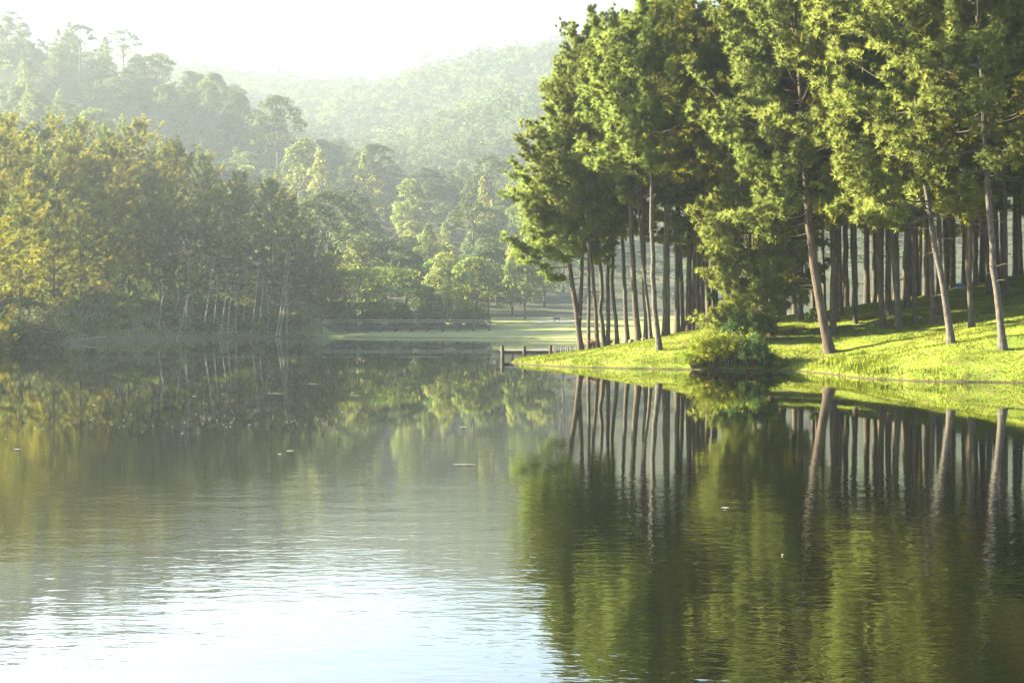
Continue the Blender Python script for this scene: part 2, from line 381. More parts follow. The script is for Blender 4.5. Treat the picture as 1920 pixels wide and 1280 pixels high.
def pine_meshes(name, seed, H, cb, L, path=None, r0=.2, nb=72, nsub=6, nt=9, nn=40, nl=.37, nw=.052, bark='bark', leaf='needle', side=None, fork=None, dead=13, low=(), rnd=2.1):
    """Trunk and crown meshes of one pine. path: [(height share, x offset, y offset)]; side: (azimuth, strength) of the fuller side."""
    rng = np.random.default_rng(seed)
    path = path or [(0, 0, 0), (.5, rng.normal(0, .15), rng.normal(0, .15)), (1, rng.normal(0, .3), rng.normal(0, .3))]
    ph, pxx, pyy = zip(*path)
    def axis(z):
        t = np.asarray(z) / H
        return np.stack([np.interp(t, ph, pxx), np.interp(t, ph, pyy), np.asarray(z, float) * np.ones_like(t)], -1)
    tb = MB()
    hs = np.linspace(-.35, H, 22)
    ts = np.clip(hs / H, 0, 1)
    rr = r0 * (1 - .86 * ts ** 1.1) + r0 * .55 * np.exp(-np.maximum(hs, 0) / .35)
    A = axis(np.maximum(hs, 0)); A[:, 2] = hs
    k = np.array([.25, .5, .25]);  A[1:-1, :2] = .25 * A[:-2, :2] + .5 * A[1:-1, :2] + .25 * A[2:, :2]
    A[2:-2, 0] += rng.normal(0, .025, 18); A[2:-2, 1] += rng.normal(0, .025, 18)
    tb.tube(A, rr, 9)
    stems = [axis]
    if fork:
        f0, fx, fy, f1 = fork                                       # second stem: leaves the first at height share f0
        fh = np.linspace(f0 * H, f1 * H, 14); q = (fh - fh[0]) / (fh[-1] - fh[0])
        base = axis(np.array([f0 * H]))[0]
        def axis2(z):
            w = np.clip((np.asarray(z, float) - f0 * H) / (H * (f1 - f0)), 0, 1)
            e = 1 - (1 - w) ** 4
            return np.stack([base[0] + fx * e - .3 * w, base[1] + fy * e, np.asarray(z, float) * np.ones_like(w)], -1)
        tb.tube(axis2(fh), r0 * .8 * (1 - .8 * q), 8)
        stems.append(axis2)
    cm = MB()
    TC, TD, TO = [], [], []
    ph0 = rng.uniform(0, 6.3); lob = rng.uniform(0, 6.3, 3)
    nwh = max(4, nb // 6); wz = (np.arange(nwh) + rng.uniform(0, .55, nwh)) / nwh                # whorls of branches, with gaps between
    zs = [cb * H + (H * .985 - cb * H) * min(1, max(0, wz[i // 6 % nwh] + rng.normal(0, .012))) for i in range(nb)]
    azs = [ph0 + (i // 6) * .83 + (i % 6) * 1.047 + rng.normal(0, .25) for i in range(nb)]
    fixed = [None] * nb
    for (zf, az, ln) in low:
        zs.append(zf * H); azs.append(az); fixed.append(ln)
    for i, (z, az) in enumerate(zip(zs, azs)):
        t = (z - cb * H) / (H - cb * H)
        prof = (.72 + 1.1 * t) if t < .25 else (1 - ((t - .25) / .75) ** rnd) * .9 + .13
        ln = L * prof * float(np.clip(rng.normal(.9, .27), .35, 1.35)) * (1 + .22 * math.sin(2 * az + lob[0] + 4 * t))
        if side: ln *= 1 + side[1] * math.cos(az - side[0])
        if fixed[i]: ln = fixed[i]
        el = math.radians(np.interp(t, [-.5, 0, .5, 1], [-8, 2, 22, 58]) + rng.normal(0, 9))
        d0 = np.array([math.cos(az) * math.cos(el), math.sin(az) * math.cos(el), math.sin(el)])
        stem = stems[i % len(stems)]
        o = stem(np.array([min(z, H)]))[0]
        s = np.linspace(0, 1, 6)[:, None]
        P = o + d0 * ln * s + UP * (ln * .28) * s ** 2.2 - UP * ln * .1 * np.sin(s * math.pi)
        rb = max(.012, .045 * ln / L * (r0 / .2))
        cm.tube(P, np.linspace(rb, rb * .3, 6), 4, 0, False)
        m = max(2, int(round(nsub * (.5 + .6 * ln / L))))
        for j in range(m):
            q = .42 + .58 * (j + rng.uniform(.2, 1)) / m; q = min(q, 1)
            b = np.array([np.interp(q, s[:, 0], P[:, c]) for c in range(3)])
            a2 = az + rng.choice([-1, 1]) * rng.uniform(.25, 1.15) * (1.2 - q * .6)
            e2 = el + rng.normal(.2, .3)
            d1 = np.array([math.cos(a2) * math.cos(e2), math.sin(a2) * math.cos(e2), math.sin(e2)])
            l1 = min(1.3, max(.4, ln * .33)) * rng.uniform(.6, 1.15)
            e = b + d1 * l1 + UP * l1 * .2
            cm.tube(np.stack([b, (b + e) / 2 - UP * .04, e]), [.014, .01, .006], 3, 0, False)
            w = rng.uniform(.4, 1.08, nt)[:, None]
            c = b + (e - b) * w + rng.normal(0, 1, (nt, 3)) * np.array([.19, .19, .14])
            TO.append(unit(unit(c - stem(c[:, 2])) * np.array([1, 1, .3]) + unit(c - (b + e) / 2) * .6 + UP * .45)); TC.append(c); TD.append(unit(np.repeat((e - b)[None], nt, 0) + UP * .15))
    needles(cm, np.concatenate(TC), np.concatenate(TD), nn, nl, nw, rng, 1, np.concatenate(TO))
    for i in range(dead):                                            # bare dead snags under the crown
        z = H * rng.uniform(cb * .3, cb * 1.05); az = rng.uniform(0, 6.3); ln = rng.uniform(.4, 1.3)
        o = axis(np.array([z]))[0]; d0 = np.array([math.cos(az), math.sin(az), rng.uniform(-.2, .25)])
        cm.tube(np.stack([o, o + d0 * ln * .5 + UP * .04, o + d0 * ln]), [.022, .014, .006], 4, 0, False)
    return tb.mesh(name + '_trunk', M[bark], True), cm.mesh(name + '_crown', [M[bark], M[leaf]])


def leaf_cards(mb, C, Nrm, size, rng, mat, asp=.6):
    n = len(C)
    nr = unit(Nrm + rng.normal(0, .55, C.shape))
    a = unit(np.cross(nr, rng.normal(0, 1, C.shape))); b = np.cross(nr, a)
    sz = size * rng.uniform(.6, 1.3, (n, 1)); a = a * sz * .5; b = b * sz * asp * .5
    V = np.stack([C - a, C + b, C + a, C - b], 1).reshape(-1, 3)
    k = np.arange(n)[:, None] * 4
    mb.add(V, np.concatenate([k + np.array([0, 1, 2]), k + np.array([0, 2, 3])]), mat, np.repeat(unit(unit(Nrm) + rng.normal(0, .22, C.shape)), 4, 0))


def broad_meshes(name, seed, H, W, base, kind='round', nleaf=5000, leaf=.5, lm='leaf_mid', bark='bark_grey', nlobe=26, r0=.28, trunk_lean=0.0):
    """Trunk and crown of one broadleaved tree. base: share of the height where the crown begins."""
    rng = np.random.default_rng(seed)
    tb = MB(); hs = np.linspace(-.6, H * (base + .25), 9)
    ax = np.stack([trunk_lean * hs / H + .12 * np.sin(hs * .35 + seed), .12 * np.cos(hs * .3 + seed), hs], 1)
    tb.tube(ax, r0 * (1 - .55 * np.clip(hs / H, 0, 1)) + r0 * .5 * np.exp(-np.maximum(hs, 0) / .6), 7)
    cm = MB(); C, Nn = [], []
    zc0, zc1 = H * base, H
    top = ax[-1]
    for i in range(nlobe):
        az = i * 2.4 + rng.normal(0, .4)
        if kind == 'umbrella':
            f = math.sqrt((i + .5) / nlobe); rad = W / 2 * f * rng.uniform(.8, 1.05); z = zc1 - (zc1 - zc0) * (.12 + .75 * f ** 2 * rng.uniform(.5, 1.1)); lr = W * rng.uniform(.09, .15); fl = .55
        elif kind == 'cone':
            t = (i + rng.uniform(0, 1)) / nlobe; z = zc0 + (zc1 - zc0) * t; rad = W / 2 * (1 - t ** 1.4) * rng.uniform(.35, 1.0); lr = W * rng.uniform(.11, .19) * (1.15 - .6 * t); fl = .8
        elif kind == 'layer':
            t = rng.choice([.15, .38, .6, .82, .97]) + rng.normal(0, .03); z = zc0 + (zc1 - zc0) * t; rad = W / 2 * math.sqrt(rng.uniform(.05, 1)) * (1.05 - .55 * t); lr = W * rng.uniform(.09, .15); fl = .42
        else:
            t = rng.uniform(0, 1); z = zc0 + (zc1 - zc0) * (.15 + .75 * t); rad = W / 2 * math.sqrt(max(0, 1 - (t - .25) ** 2 / .62)) * rng.uniform(.35, .85); lr = W * rng.uniform(.12, .2); fl = .75
        c = np.array([math.cos(az) * rad + top[0] * .8, math.sin(az) * rad, z])
        nl = int(nleaf * (lr ** 2) / (nlobe * (W * .14) ** 2)) + 20
        d = unit(rng.normal(0, 1, (nl, 3))); d[:, 2] = np.where(d[:, 2] < -.35, -d[:, 2], d[:, 2])
        p = c + d * np.array([lr, lr, lr * fl]) * rng.uniform(.72, 1.06, (nl, 1)) * (1 + .18 * np.sin(d[:, :1] * 7 + i) * np.sin(d[:, 1:2] * 6))
        C.append(p); Nn.append(unit(d * np.array([1, 1, 1 / fl]) + UP * .3))
        if i % 2 == 0 or kind == 'umbrella':
            o = ax[rng.integers(4, 9)]
            mid = (o + c) / 2 - UP * lr * .25
            cm.tube(np.stack([o, mid, c]), [r0 * .4, r0 * .26, r0 * .1], 4, 0, False)
    leaf_cards(cm, np.concatenate(C), np.concatenate(Nn), leaf, rng, 1)
    return tb.mesh(name + '_trunk', M[bark], True), cm.mesh(name + '_crown', [M[bark], M[lm]])


def tree(name, cat, label, group, loc, meshes, scale=1.0, rz=0.0, sz=None, girth=1.0):
    r = link(name, None, loc=loc)
    r.empty_display_size = .5
    r.rotation_euler = (0, 0, rz); r.scale = (scale, scale, sz or scale)
    tag(r, label, cat, group)
    t = link('trunk', meshes[0], r); t.scale = (girth, girth, 1); link('crown', meshes[1], r)
    return r


# ------------------------------------------------------------------ pines of the grove
GROVE = 'pines of the grassy point'


def front_pine(base, tops, wpx, label, H=21.5, cb=.42, L=3.6, seed=1, group=None, **kw):
    """A pine standing where its foot shows, its trunk bent through the given points (photograph pixels)."""
    x, y, z = spit_hit(*base)
    path = [(0, 0, 0)]
    for (px, py) in tops:
        path.append(((HY - py) / F * y / H + (CAMZ - z) / H, (px - base[0]) * y / F, 0))
    (h1, x1, _), (h2, x2, _) = (path[-2], path[-1])
    sl = (x2 - x1) / max(h2 - h1, .05) * .55
    path.append((1, x2 + sl * (1 - h2), 0))
    me = pine_meshes('pine', seed, H, cb, L, path, max(.1, wpx * y / F / 2 * .88), **kw)
    return tree('pine_tree', 'pine tree', label, group, (x, y, z - .02), me)


PI = math.pi
front_pine((1090, 648), [(1066, 480), (1058, 350)], 13, 'fork-trunked pine at the tip of the grassy point, splitting low into a V', 19.5, .34, 3.7, 11, rnd=.85, fork=(.075, .45, .1, .98), side=(PI, .1), nb=130, low=[(.31, PI, 3.7), (.34, PI * .9, 3.6), (.36, PI * 1.1, 3.5), (.27, PI * 1.02, 2.4)])
front_pine((1121, 640), [(1113, 540), (1104, 440)], 9, 'thin pine with a pink flowering shrub at its foot, just inland of the forked pine', 20.0, .42, 3.5, 12, rnd=1.1, side=(PI, .12))
front_pine((1134, 637), [(1125, 590), (1130, 540), (1118, 440), (1108, 330)], 10, 'pine with a crooked S-bent trunk rising beside the pink flowering shrub', 20.6, .4, 3.5, 13, rnd=1.4, side=(PI, .2))
front_pine((1158, 633), [(1149, 530), (1150, 440)], 8.5, 'slim straight pine alone between the pink shrubs and the brown stones', 20.8, .52, 3.2, 14)
front_pine((1177, 624), [(1170, 520), (1167, 440)], 10, 'pale-looking pine rising right behind the brown stones', 21, .48, 3.0, 15)
front_pine((1198, 622), [(1188, 545), (1184, 440)], 14, 'thick pine on the crest of the rise beside the brown stones', 21.3, .5, 3.6, 16)
front_pine((1221, 636), [(1210, 530), (1201, 440)], 8, 'thin dark pine on the lit lawn, second nearest the water below the crest', 21.2, .52, 3.0, 17, bark='bark_grey')
front_pine((1237, 656), [(1226, 560), (1222, 440)], 12.5, 'grey pine standing lowest on the lit lawn near the water left of the bushes', 20.5, .53, 3.3, 18, bark='bark_grey')
front_pine((1557, 660), [(1535, 560), (1524, 480), (1514, 390)], 21, 'thick pine leaning over the inlet, its foot in shaded grass near the water', 22, .36, 4.3, 19, nb=90, side=(PI, .25), low=[(.31, PI * .95, 3.6), (.34, PI * 1.15, 4.0), (.33, 0.2, 2.6)])
front_pine((1785, 643), [(1769, 540), (1752, 465)], 15, 'leaning grey pine on the shaded lower slope, between the blue tarp and the shore', 21.5, .3, 4.0, 20, bark='bark_grey', nb=88, side=(PI, .3), low=[(.3, PI, 4.2), (.33, PI * 1.1, 4.4), (.27, PI * .9, 2.6)])
front_pine((1882, 655), [(1870, 560), (1860, 470)], 16, 'tall pine with light grey blotched trunk, nearest the photo edge on the shaded slope', 22.5, .38, 4.2, 21, bark='bark_grey', nb=88, side=(PI, .25))
front_pine((1657, 613), [(1651, 540), (1647, 470)], 12, 'one of two twin dark pines edging the shaded slope, nearer the inlet', 22, .36, 3.8, 22, side=(PI, .35), low=[(.34, PI, 4.0), (.31, PI * 1.1, 3.4)])
front_pine((1686, 613), [(1680, 540), (1675, 470)], 13, 'one of two twin dark pines edging the shaded slope, farther from the inlet', 22, .4, 3.6, 23)
front_pine((1715, 607), [(1714, 540), (1714, 470)], 9.5, 'slim straight pine just uphill of the twin dark pines', 21.5, .45, 3.0, 24)
front_pine((1750, 608), [(1747, 540), (1746, 470)], 11.5, 'upright dark pine just behind the leaning grey pine', 22.5, .4, 3.6, 25)
front_pine((1822, 613), [(1820, 540), (1818, 470)], 13, 'upright dark pine between the two light grey pines of the shaded slope', 22, .36, 3.8, 26, low=[(.3, PI, 2.4), (.27, PI * .9, 2.0)])
front_pine((1605, 606), [(1601, 540), (1598, 470)], 9.5, 'slender pine on the sunlit stripe of lawn, uphill of the inlet', 21, .45, 3.0, 27)
front_pine((1579, 592), [(1577, 540), (1575, 480)], 9, 'small-stemmed pine on sunlit lawn just right of the thick leaning pine', 20, .45, 2.8, 28)
front_pine((1501, 597), [(1502, 530), (1504, 450)], 11, 'pine with a small dark sapling at its foot, beside the thick leaning pine', 21.5, .34, 3.8, 29, side=(PI, .2), low=[(.3, PI, 3.2)])
front_pine((1330, 608), [(1326, 530), (1322, 440)], 13, 'stout pine with a leafy climber low on its trunk, just behind the bushes', 21.5, .42, 3.2, 30)
front_pine((1404, 632), [(1405, 530), (1406, 420)], 9, 'short young pine with sunlit golden branches reaching down to the shore bushes', 11.5, .06, 3.2, 31, nb=84, leaf='needle_gold', side=(PI, .15), dead=0)
front_pine((1446, 632), [(1447, 530), (1450, 420)], 11, 'broad pine with low sunny branches above the shady inlet', 19.5, .1, 3.7, 32, nb=96, side=(PI, .2), leaf='needle_gold', dead=2)

protos = [pine_meshes('grove_pine', 100 + i, 22, cb, L, r0=.19, nb=nb) for i, (cb, L, nb) in enumerate([(.47, 3.6, 66), (.5, 3.4, 62), (.44, 3.8, 72), (.53, 3.3, 60), (.46, 4.0, 70), (.45, 3.5, 66)])]
low_protos = [pine_meshes('grove_pine', 120 + i, 21, cb, L, r0=.18, nb=nb) for i, (cb, L, nb) in enumerate([(.3, 3.3, 74), (.34, 3.6, 74), (.26, 3.0, 70)])]
crest_a = 'close-set slim pine on the crest between the grey shoreside pine and the bushes'
crest_b = 'slim shaded pine on the crest behind the inlet, among crossing low branches'
crest_c = 'dark pine in the thick of the grove above the shaded slope'
mids = [(1104, 642, crest_a, .8), (1140, 626, crest_a, .7), (1212, 620, crest_a, .95), (1247, 617, crest_a, 1), (1253, 616, crest_a, .9), (1270, 612, crest_a, .95), (1281, 612, crest_a, 1), (1290, 610, crest_a, 1), (1299, 608, crest_a, .95),
        (1308, 607, crest_a, 1), (1318, 605, crest_a, 1), (1345, 602, crest_a, 1), (1355, 600, crest_a, .85), (1373, 595, crest_a, 1),
        (1436, 585, crest_b, .9), (1453, 581, crest_b, .9), (1467, 579, crest_b, 1.1), (1525, 571, crest_b, 1.1), (1546, 569, crest_b, 1.1), (1562, 628, crest_b, 1.0), (1572, 569, crest_b, 1.2), (1586, 566, crest_b, 1), (1625, 559, crest_b, 1),
        (1640, 556, crest_c, 1.15), (1651, 555, crest_c, 1), (1666, 591, crest_c, .85), (1680, 552, crest_c, 1.1), (1695, 553, crest_c, 1), (1708, 549, crest_c, 1), (1722, 546, crest_c, 1), (1735, 540, crest_c, .95), (1762, 588, crest_c, .95), (1776, 535, crest_c, .95),
        (1786, 527, crest_c, 1.05), (1806, 522, crest_c, .95), (1815, 522, crest_c, 1), (1830, 519, crest_c, 1), (1841, 517, crest_c, 1), (1855, 551, crest_c, 1), (1868, 512, crest_c, 1.1), (1886, 561, crest_c, 1.15), (1904, 507, crest_c, 1), (1915, 506, crest_c, 1.1)]
taken = []
for i, (px, py, lab, s) in enumerate(mids):
    x, y, z = spit_hit(px, py)
    if lab != crest_a and py < 580: y += RNG.uniform(0, 6); x = (px - CX) * y / F; z = float(spit_z(x, y))
    taken.append((x, y))
    s2 = s * RNG.uniform(.94, 1.04)
    tree('pine_tree', 'pine tree', lab, GROVE + (' near the bushes' if lab == crest_a else ' behind the inlet' if lab == crest_b else ' above the shaded slope'), (x, y, z - .05), low_protos[i % 3] if i % 5 == 1 and y > 93 else protos[i % 6], s2, RNG.uniform(0, 6.3), RNG.uniform(.93, 1.05), RNG.uniform(.7, 1.35)).rotation_euler.rotate_axis('X', math.radians(RNG.normal(0, 1.6)))
# the wood goes on behind the crest and past the frame, and its crowns close the upper background
n = 0
for k in range(3000):
    x, y = RNG.uniform(17, 72), RNG.uniform(90, 140)
    u = CX + x / y * F
    if u < 1330 or u > 2420 or poly_dist(SPIT, np.array([x]), np.array([y]))[0] < 6: continue
    if any((x - a) ** 2 + (y - b) ** 2 < 3.4 ** 2 for a, b in taken): continue
    taken.append((x, y)); n += 1
    tree('pine_tree', 'pine tree', 'tall pine deep in the grove, only dark crown and slivers of trunk showing', 'pines deep in the grove', (x, y, float(spit_z(x, y)) - .05), low_protos[n % 3] if n % 4 == 0 else protos[(n * 5) % 6], RNG.uniform(.95, 1.15), RNG.uniform(0, 6.3), None, RNG.uniform(.6, 1.3))
    if n >= 66: break

# ------------------------------------------------------------------ pines of the left bank
bank_p = [pine_meshes('bank_pine', 200 + i, 22, cb, L, r0=.2, nb=60, nsub=5, nt=7, nn=32, nl=.42, nw=.05, leaf='needle_far', dead=0) for i, (cb, L) in enumerate([(.2, 4.6), (.14, 5.0), (.26, 4.4), (.18, 4.8)])]
x, y = -46.8, 133.0
sunlit_edge_pine = pine_meshes('sunlit_pine', 222, 17.5, .08, 4.4, r0=.2, nb=70, nsub=5, nt=6, nn=20, nl=.4, nw=.06, leaf='needle_gold', dead=0)
tree('pine_tree', 'pine tree', 'sunlit golden bushy pine at the near end of the wooded bank, cut by the photo edge', None, (x - 3.5, y, float(land_z(x - 3.5, y)) - .1), sunlit_edge_pine)
placed = []
n = 0
for k in range(9000):
    y = RNG.uniform(140, 300); x = RNG.uniform(-150, -36)
    d = float(poly_dist(LAND, np.array([x]), np.array([y]))[0]); u = CX + x / y * F
    if d < 3 or d > 52 or u < -60 or u > 640: continue
    if u > 520 and d > 24: continue
    if any((x - a) ** 2 + (y - b) ** 2 < 6.2 ** 2 for a, b in placed): continue
    placed.append((x, y)); n += 1
    front = d < 11
    lab = ('dim shaded pine with its feet at the water edge of the steep wooded bank' if front else 'pine with sunlit top higher up the steep wooded bank')
    s = RNG.uniform(.78, 1.02) * (.9 if front else 1.1) * float(np.interp(u, [-60, 60, 200, 300, 420, 560, 640], [.8, .86, .98, .98, .86, .82, .66]))
    tree('pine_tree', 'pine tree', lab, 'pines at the foot of the wooded bank' if front else 'pines up the wooded bank', (x, y, float(land_z(x, y)) - .1), bank_p[n % 4], s, RNG.uniform(0, 6.3))
    if n >= 130: break

# pale slender stems standing at the water's edge
pale = [broad_meshes('slender_tree', 300 + i, 15, 5, .62, 'layer', 900, .42, 'leaf_dark', 'bark_pale', 12, .08, l) for i, l in enumerate([.6, -.5, 2.2])]
stems = [(303, 617, 9, 0, .9), (335, 631, 7.5, 2, 1.1), (352, 622, 15, 0, .9), (382, 622, 14, 2, 1.2), (405, 620, 12, 0, .9), (416, 619, 12, 2, .9), (431, 620, 10, 0, .8), (446, 618, 11, 1, .9), (460, 618, 13, 0, .8), (473, 616, 13, 2, .9), (490, 620, 12, 0, .9), (506, 620, 9, 1, .7), (521, 622, 17, 2, 1.2), (527, 621, 16, 2, 1.1), (541, 621, 11, 1, .8)]
for i, (px, py, hh, v, th) in enumerate(stems):
    Y = np.arange(150, 285, .2); X = (px - CX) * Y / F; zr = CAMZ - (py - HY) * Y / F; zt = land_z(X, Y)
    ok = zt >= np.maximum(zr, .1); j = int(np.argmax(ok)) if ok.any() else int(np.argmin(zr - zt))
    lab = {382: 'long pale leaning stem at the water edge, lower part bare and whitest', 521: 'tall pale stem, thicker of a leaning pair at the far end of the bank', 527: 'tall pale stem, thinner of a leaning pair at the far end of the bank', 335: 'short white leaning stem standing lowest by the water'}.get(px, 'thin pale upright stem among dark foliage at the foot of the wooded bank')
    r = tree('slender_tree', 'tree', lab, 'pale stems along the wooded bank', (float(X[j]), float(Y[j]), float(zt[j]) - .1), pale[v], 1, 0)
    r.scale = (th * 1.1, th * 1.1, hh / 15 * 1.15); r.location.y -= 1.5

# ------------------------------------------------------------------ broadleaved trees of valley and hills
kinds = {
    'dome': [broad_meshes('dome_tree', 400 + i, 16, 14, .22, 'round', 4200, .62, lm, nlobe=26) for i, lm in enumerate(['leaf_mid', 'leaf_dark', 'leaf_dark'])],
    'tall': [broad_meshes('tall_tree', 420 + i, 27, 17, .5, 'umbrella', 3600, .66, 'leaf_dark', nlobe=24, r0=.4) for i in range(2)],
    'feathery': [broad_meshes('feathery_tree', 440 + i, 16, 11, .15, 'cone' if i else 'round', 4600, .52, 'leaf_yellow', nlobe=34) for i in range(2)],
    'cone': [broad_meshes('pointed_tree', 460 + i, 19, 11, .12, 'cone', 4200, .6, 'leaf_mid', nlobe=30) for i in range(2)],
    'spread': [broad_meshes('spreading_tree', 480 + i, 11, 17, .04, 'layer', 9000, .42, 'leaf_mid', nlobe=40) for i in range(2)],
}
LOOK = {'dome': 'rounded dense tree', 'tall': 'tall tree with open umbrella crown', 'feathery': 'yellow-green feathery tree', 'cone': 'pointed dense tree', 'spread': 'wide spreading tree'}


def hill_tree(px, Y, kind, i, s, label=None, dz=0.0, rz=None, sz=None):
    x = (px - CX) * Y / F
    z = float(land_z(x, Y)) - .4 + dz
    zone = 'in the valley behind the bridge' if Y < 470 else 'on the misty slope above the valley' if px > 470 else 'on the hazy wooded hill behind the pines'
    name = {'dome': 'dome_tree', 'tall': 'tall_tree', 'feathery': 'feathery_tree', 'cone': 'pointed_tree', 'spread': 'spreading_tree'}[kind]
    return tree(name, 'tree', label or LOOK[kind] + ' ' + zone, None if label else LOOK[kind] + 's ' + zone, (x, Y, z), kinds[kind][i % len(kinds[kind])], s, RNG.uniform(0, 6.3) if rz is None else rz, sz)


def top_tree(px, Y, ytop, kind, i, s, label):
    """Scaled so that its top stands where the photograph shows it."""
    x = (px - CX) * Y / F; z = float(land_z(x, Y)); H = {'dome': 16, 'tall': 27, 'feathery': 15, 'cone': 19, 'spread': 11}[kind]
    sz = max(.5, (CAMZ + (HY - ytop) * Y / F - z) / H)
    return hill_tree(px, Y, kind, i, s, label, sz=sz)


top_tree(232, 800, 50, 'tall', 0, 1.25, 'lone tall tree with open see-through crown on the skyline of the hazy hill')
top_tree(130, 800, 40, 'cone', 0, 1.1, 'pointed tree breaking the skyline uphill of the open-crowned lone tree')
top_tree(520, 640, 172, 'tall', 1, 1.5, 'big tall tree with layered dome crown at the lower end of the hazy hill')
top_tree(400, 740, 138, 'dome', 1, 1.3, 'large rounded tree on the hazy hill skyline above the big layered tree')
top_tree(440, 720, 170, 'dome', 2, 1.0, 'rounded tree at the shoulder where the hazy hill skyline drops')
top_tree(20, 800, 18, 'tall', 1, 1.1, 'tall thin-crowned tree highest on the hazy hill skyline')
top_tree(565, 560, 262, 'feathery', 0, 1.7, 'bright yellow-green tree with stepped crown below the big layered tree')
top_tree(600, 545, 290, 'feathery', 1, 1.4, 'second bright yellow-green tree, tucked beside the stepped bright one')
top_tree(682, 560, 296, 'feathery', 1, 1.25, 'tall yellow-green feathery tree standing above the middle of the valley wood')
top_tree(770, 520, 338, 'feathery', 0, 1.3, 'yellow-green feathery tree over the bridge midpoint, high in the valley wood')
top_tree(905, 500, 345, 'feathery', 1, 1.1, 'pale yellow-green tree beside the hanging branches of the point pines')
top_tree(665, 296, 508, 'spread', 0, 1.0, 'wide light green tree right behind the wooden bridge, its left half')
top_tree(735, 300, 506, 'spread', 1, 1.0, 'wide light green tree right behind the wooden bridge, its middle')
top_tree(800, 300, 534, 'dome', 0, .55, 'small round green tree behind the wooden bridge between two wider ones')
top_tree(862, 302, 532, 'spread', 1, .8, 'rounded pale green tree behind the far end of the wooden bridge')
top_tree(985, 330, 480, 'dome', 0, .95, 'hazy rounded tree at the edge of the far meadow behind the jetty')
top_tree(600, 300, 520, 'dome', 1, .6, 'dark green tree at the shaded near end of the wooden bridge')
for i in range(22):
    px = RNG.uniform(540, 935); Y = RNG.uniform(291, 299)
    hill_tree(px, Y, 'dome', int(RNG.integers(0, 2)), RNG.uniform(.3, .45), None, dz=-1.3)
cnt = 0
pts = []
for k in range(20000):
    Y = 305 + 620 * RNG.uniform(0, 1) ** 1.15
    px = RNG.uniform(-30, 1060)
    x = (px - CX) * Y / F
    if Y < 345 and px > 900: continue
    if px < 430 and Y < 480: continue
    if px < 330 and Y < 560: continue
    if Y > 880 and px < 300: continue
    zt = float(land_z(x, Y)); y0 = HY - (zt + 6 - CAMZ) / Y * F
    if any((x - a) ** 2 + (Y - b) ** 2 < (8.5 + Y * .004) ** 2 for a, b in pts): continue
    r = RNG.uniform()
    if px < 470 and Y > 560: kind = 'dome' if r < .62 else 'tall' if r < .74 else 'cone'
    else: kind = 'dome' if r < .48 else 'feathery' if r < .78 else 'cone' if r < .92 else 'tall'
    pts.append((x, Y)); cnt += 1
    hill_tree(px, Y, kind, cnt, RNG.uniform(.75, 1.2))
    if cnt >= 245: break

# the wood that reads as one mass: far ridge, ground between the single trees, country behind the grove
rng = np.random.default_rng(55)
fm = [MB(), MB()]
NT = 0
for k in range(60000):
    if rng.uniform() < .6: Y = rng.uniform(920, 1640); u = rng.uniform(-120, 1150)
    else: Y = 300 + 640 * rng.uniform(0, 1) ** .8; u = rng.uniform(-120, 2500)
    if Y < 420 and u < 480: continue
    if Y < 345 and 560 < u < 1320: continue
    if Y < 920 and u > 1000 and rng.uniform() < .6: continue
    x = (u - CX) * Y / F; z = float(land_z(x, Y))
    far = Y > 900
    h = rng.uniform(11, 21) if far else rng.uniform(4, 9); w = h * rng.uniform(.7, 1.1)
    if far and rng.uniform() < (.3 if Y > 1520 else .1): h *= 1.6
    nlobe = 7 if far else 6; lf = .0014 * Y if far else max(.5, .0013 * Y); per = 34 if far else 42
    c = np.stack([rng.normal(0, w * .26, nlobe) + x, rng.normal(0, w * .26, nlobe) + Y, z + h * rng.uniform(.35, .95, nlobe)], 1)
    lr = w * rng.uniform(.18, .32, (nlobe, 1))
    d = unit(rng.normal(0, 1, (nlobe, per, 3))); d[..., 2] = np.abs(d[..., 2]) * .9 - .15
    P = c[:, None] + d * lr[:, None] * np.array([1, 1, .75]) * rng.uniform(.8, 1.05, (nlobe, per, 1))
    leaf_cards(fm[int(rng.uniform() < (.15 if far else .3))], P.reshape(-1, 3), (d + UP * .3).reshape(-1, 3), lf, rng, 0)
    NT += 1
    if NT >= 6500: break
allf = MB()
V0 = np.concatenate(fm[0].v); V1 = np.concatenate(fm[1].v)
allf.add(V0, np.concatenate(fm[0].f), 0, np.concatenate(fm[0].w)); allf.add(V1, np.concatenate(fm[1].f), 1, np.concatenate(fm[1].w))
tag(link('forest', allf.mesh('forest', [M['forest_far'], M['leaf_mid']])), 'misty woodland covering the far ridge and valley sides', kind='stuff')

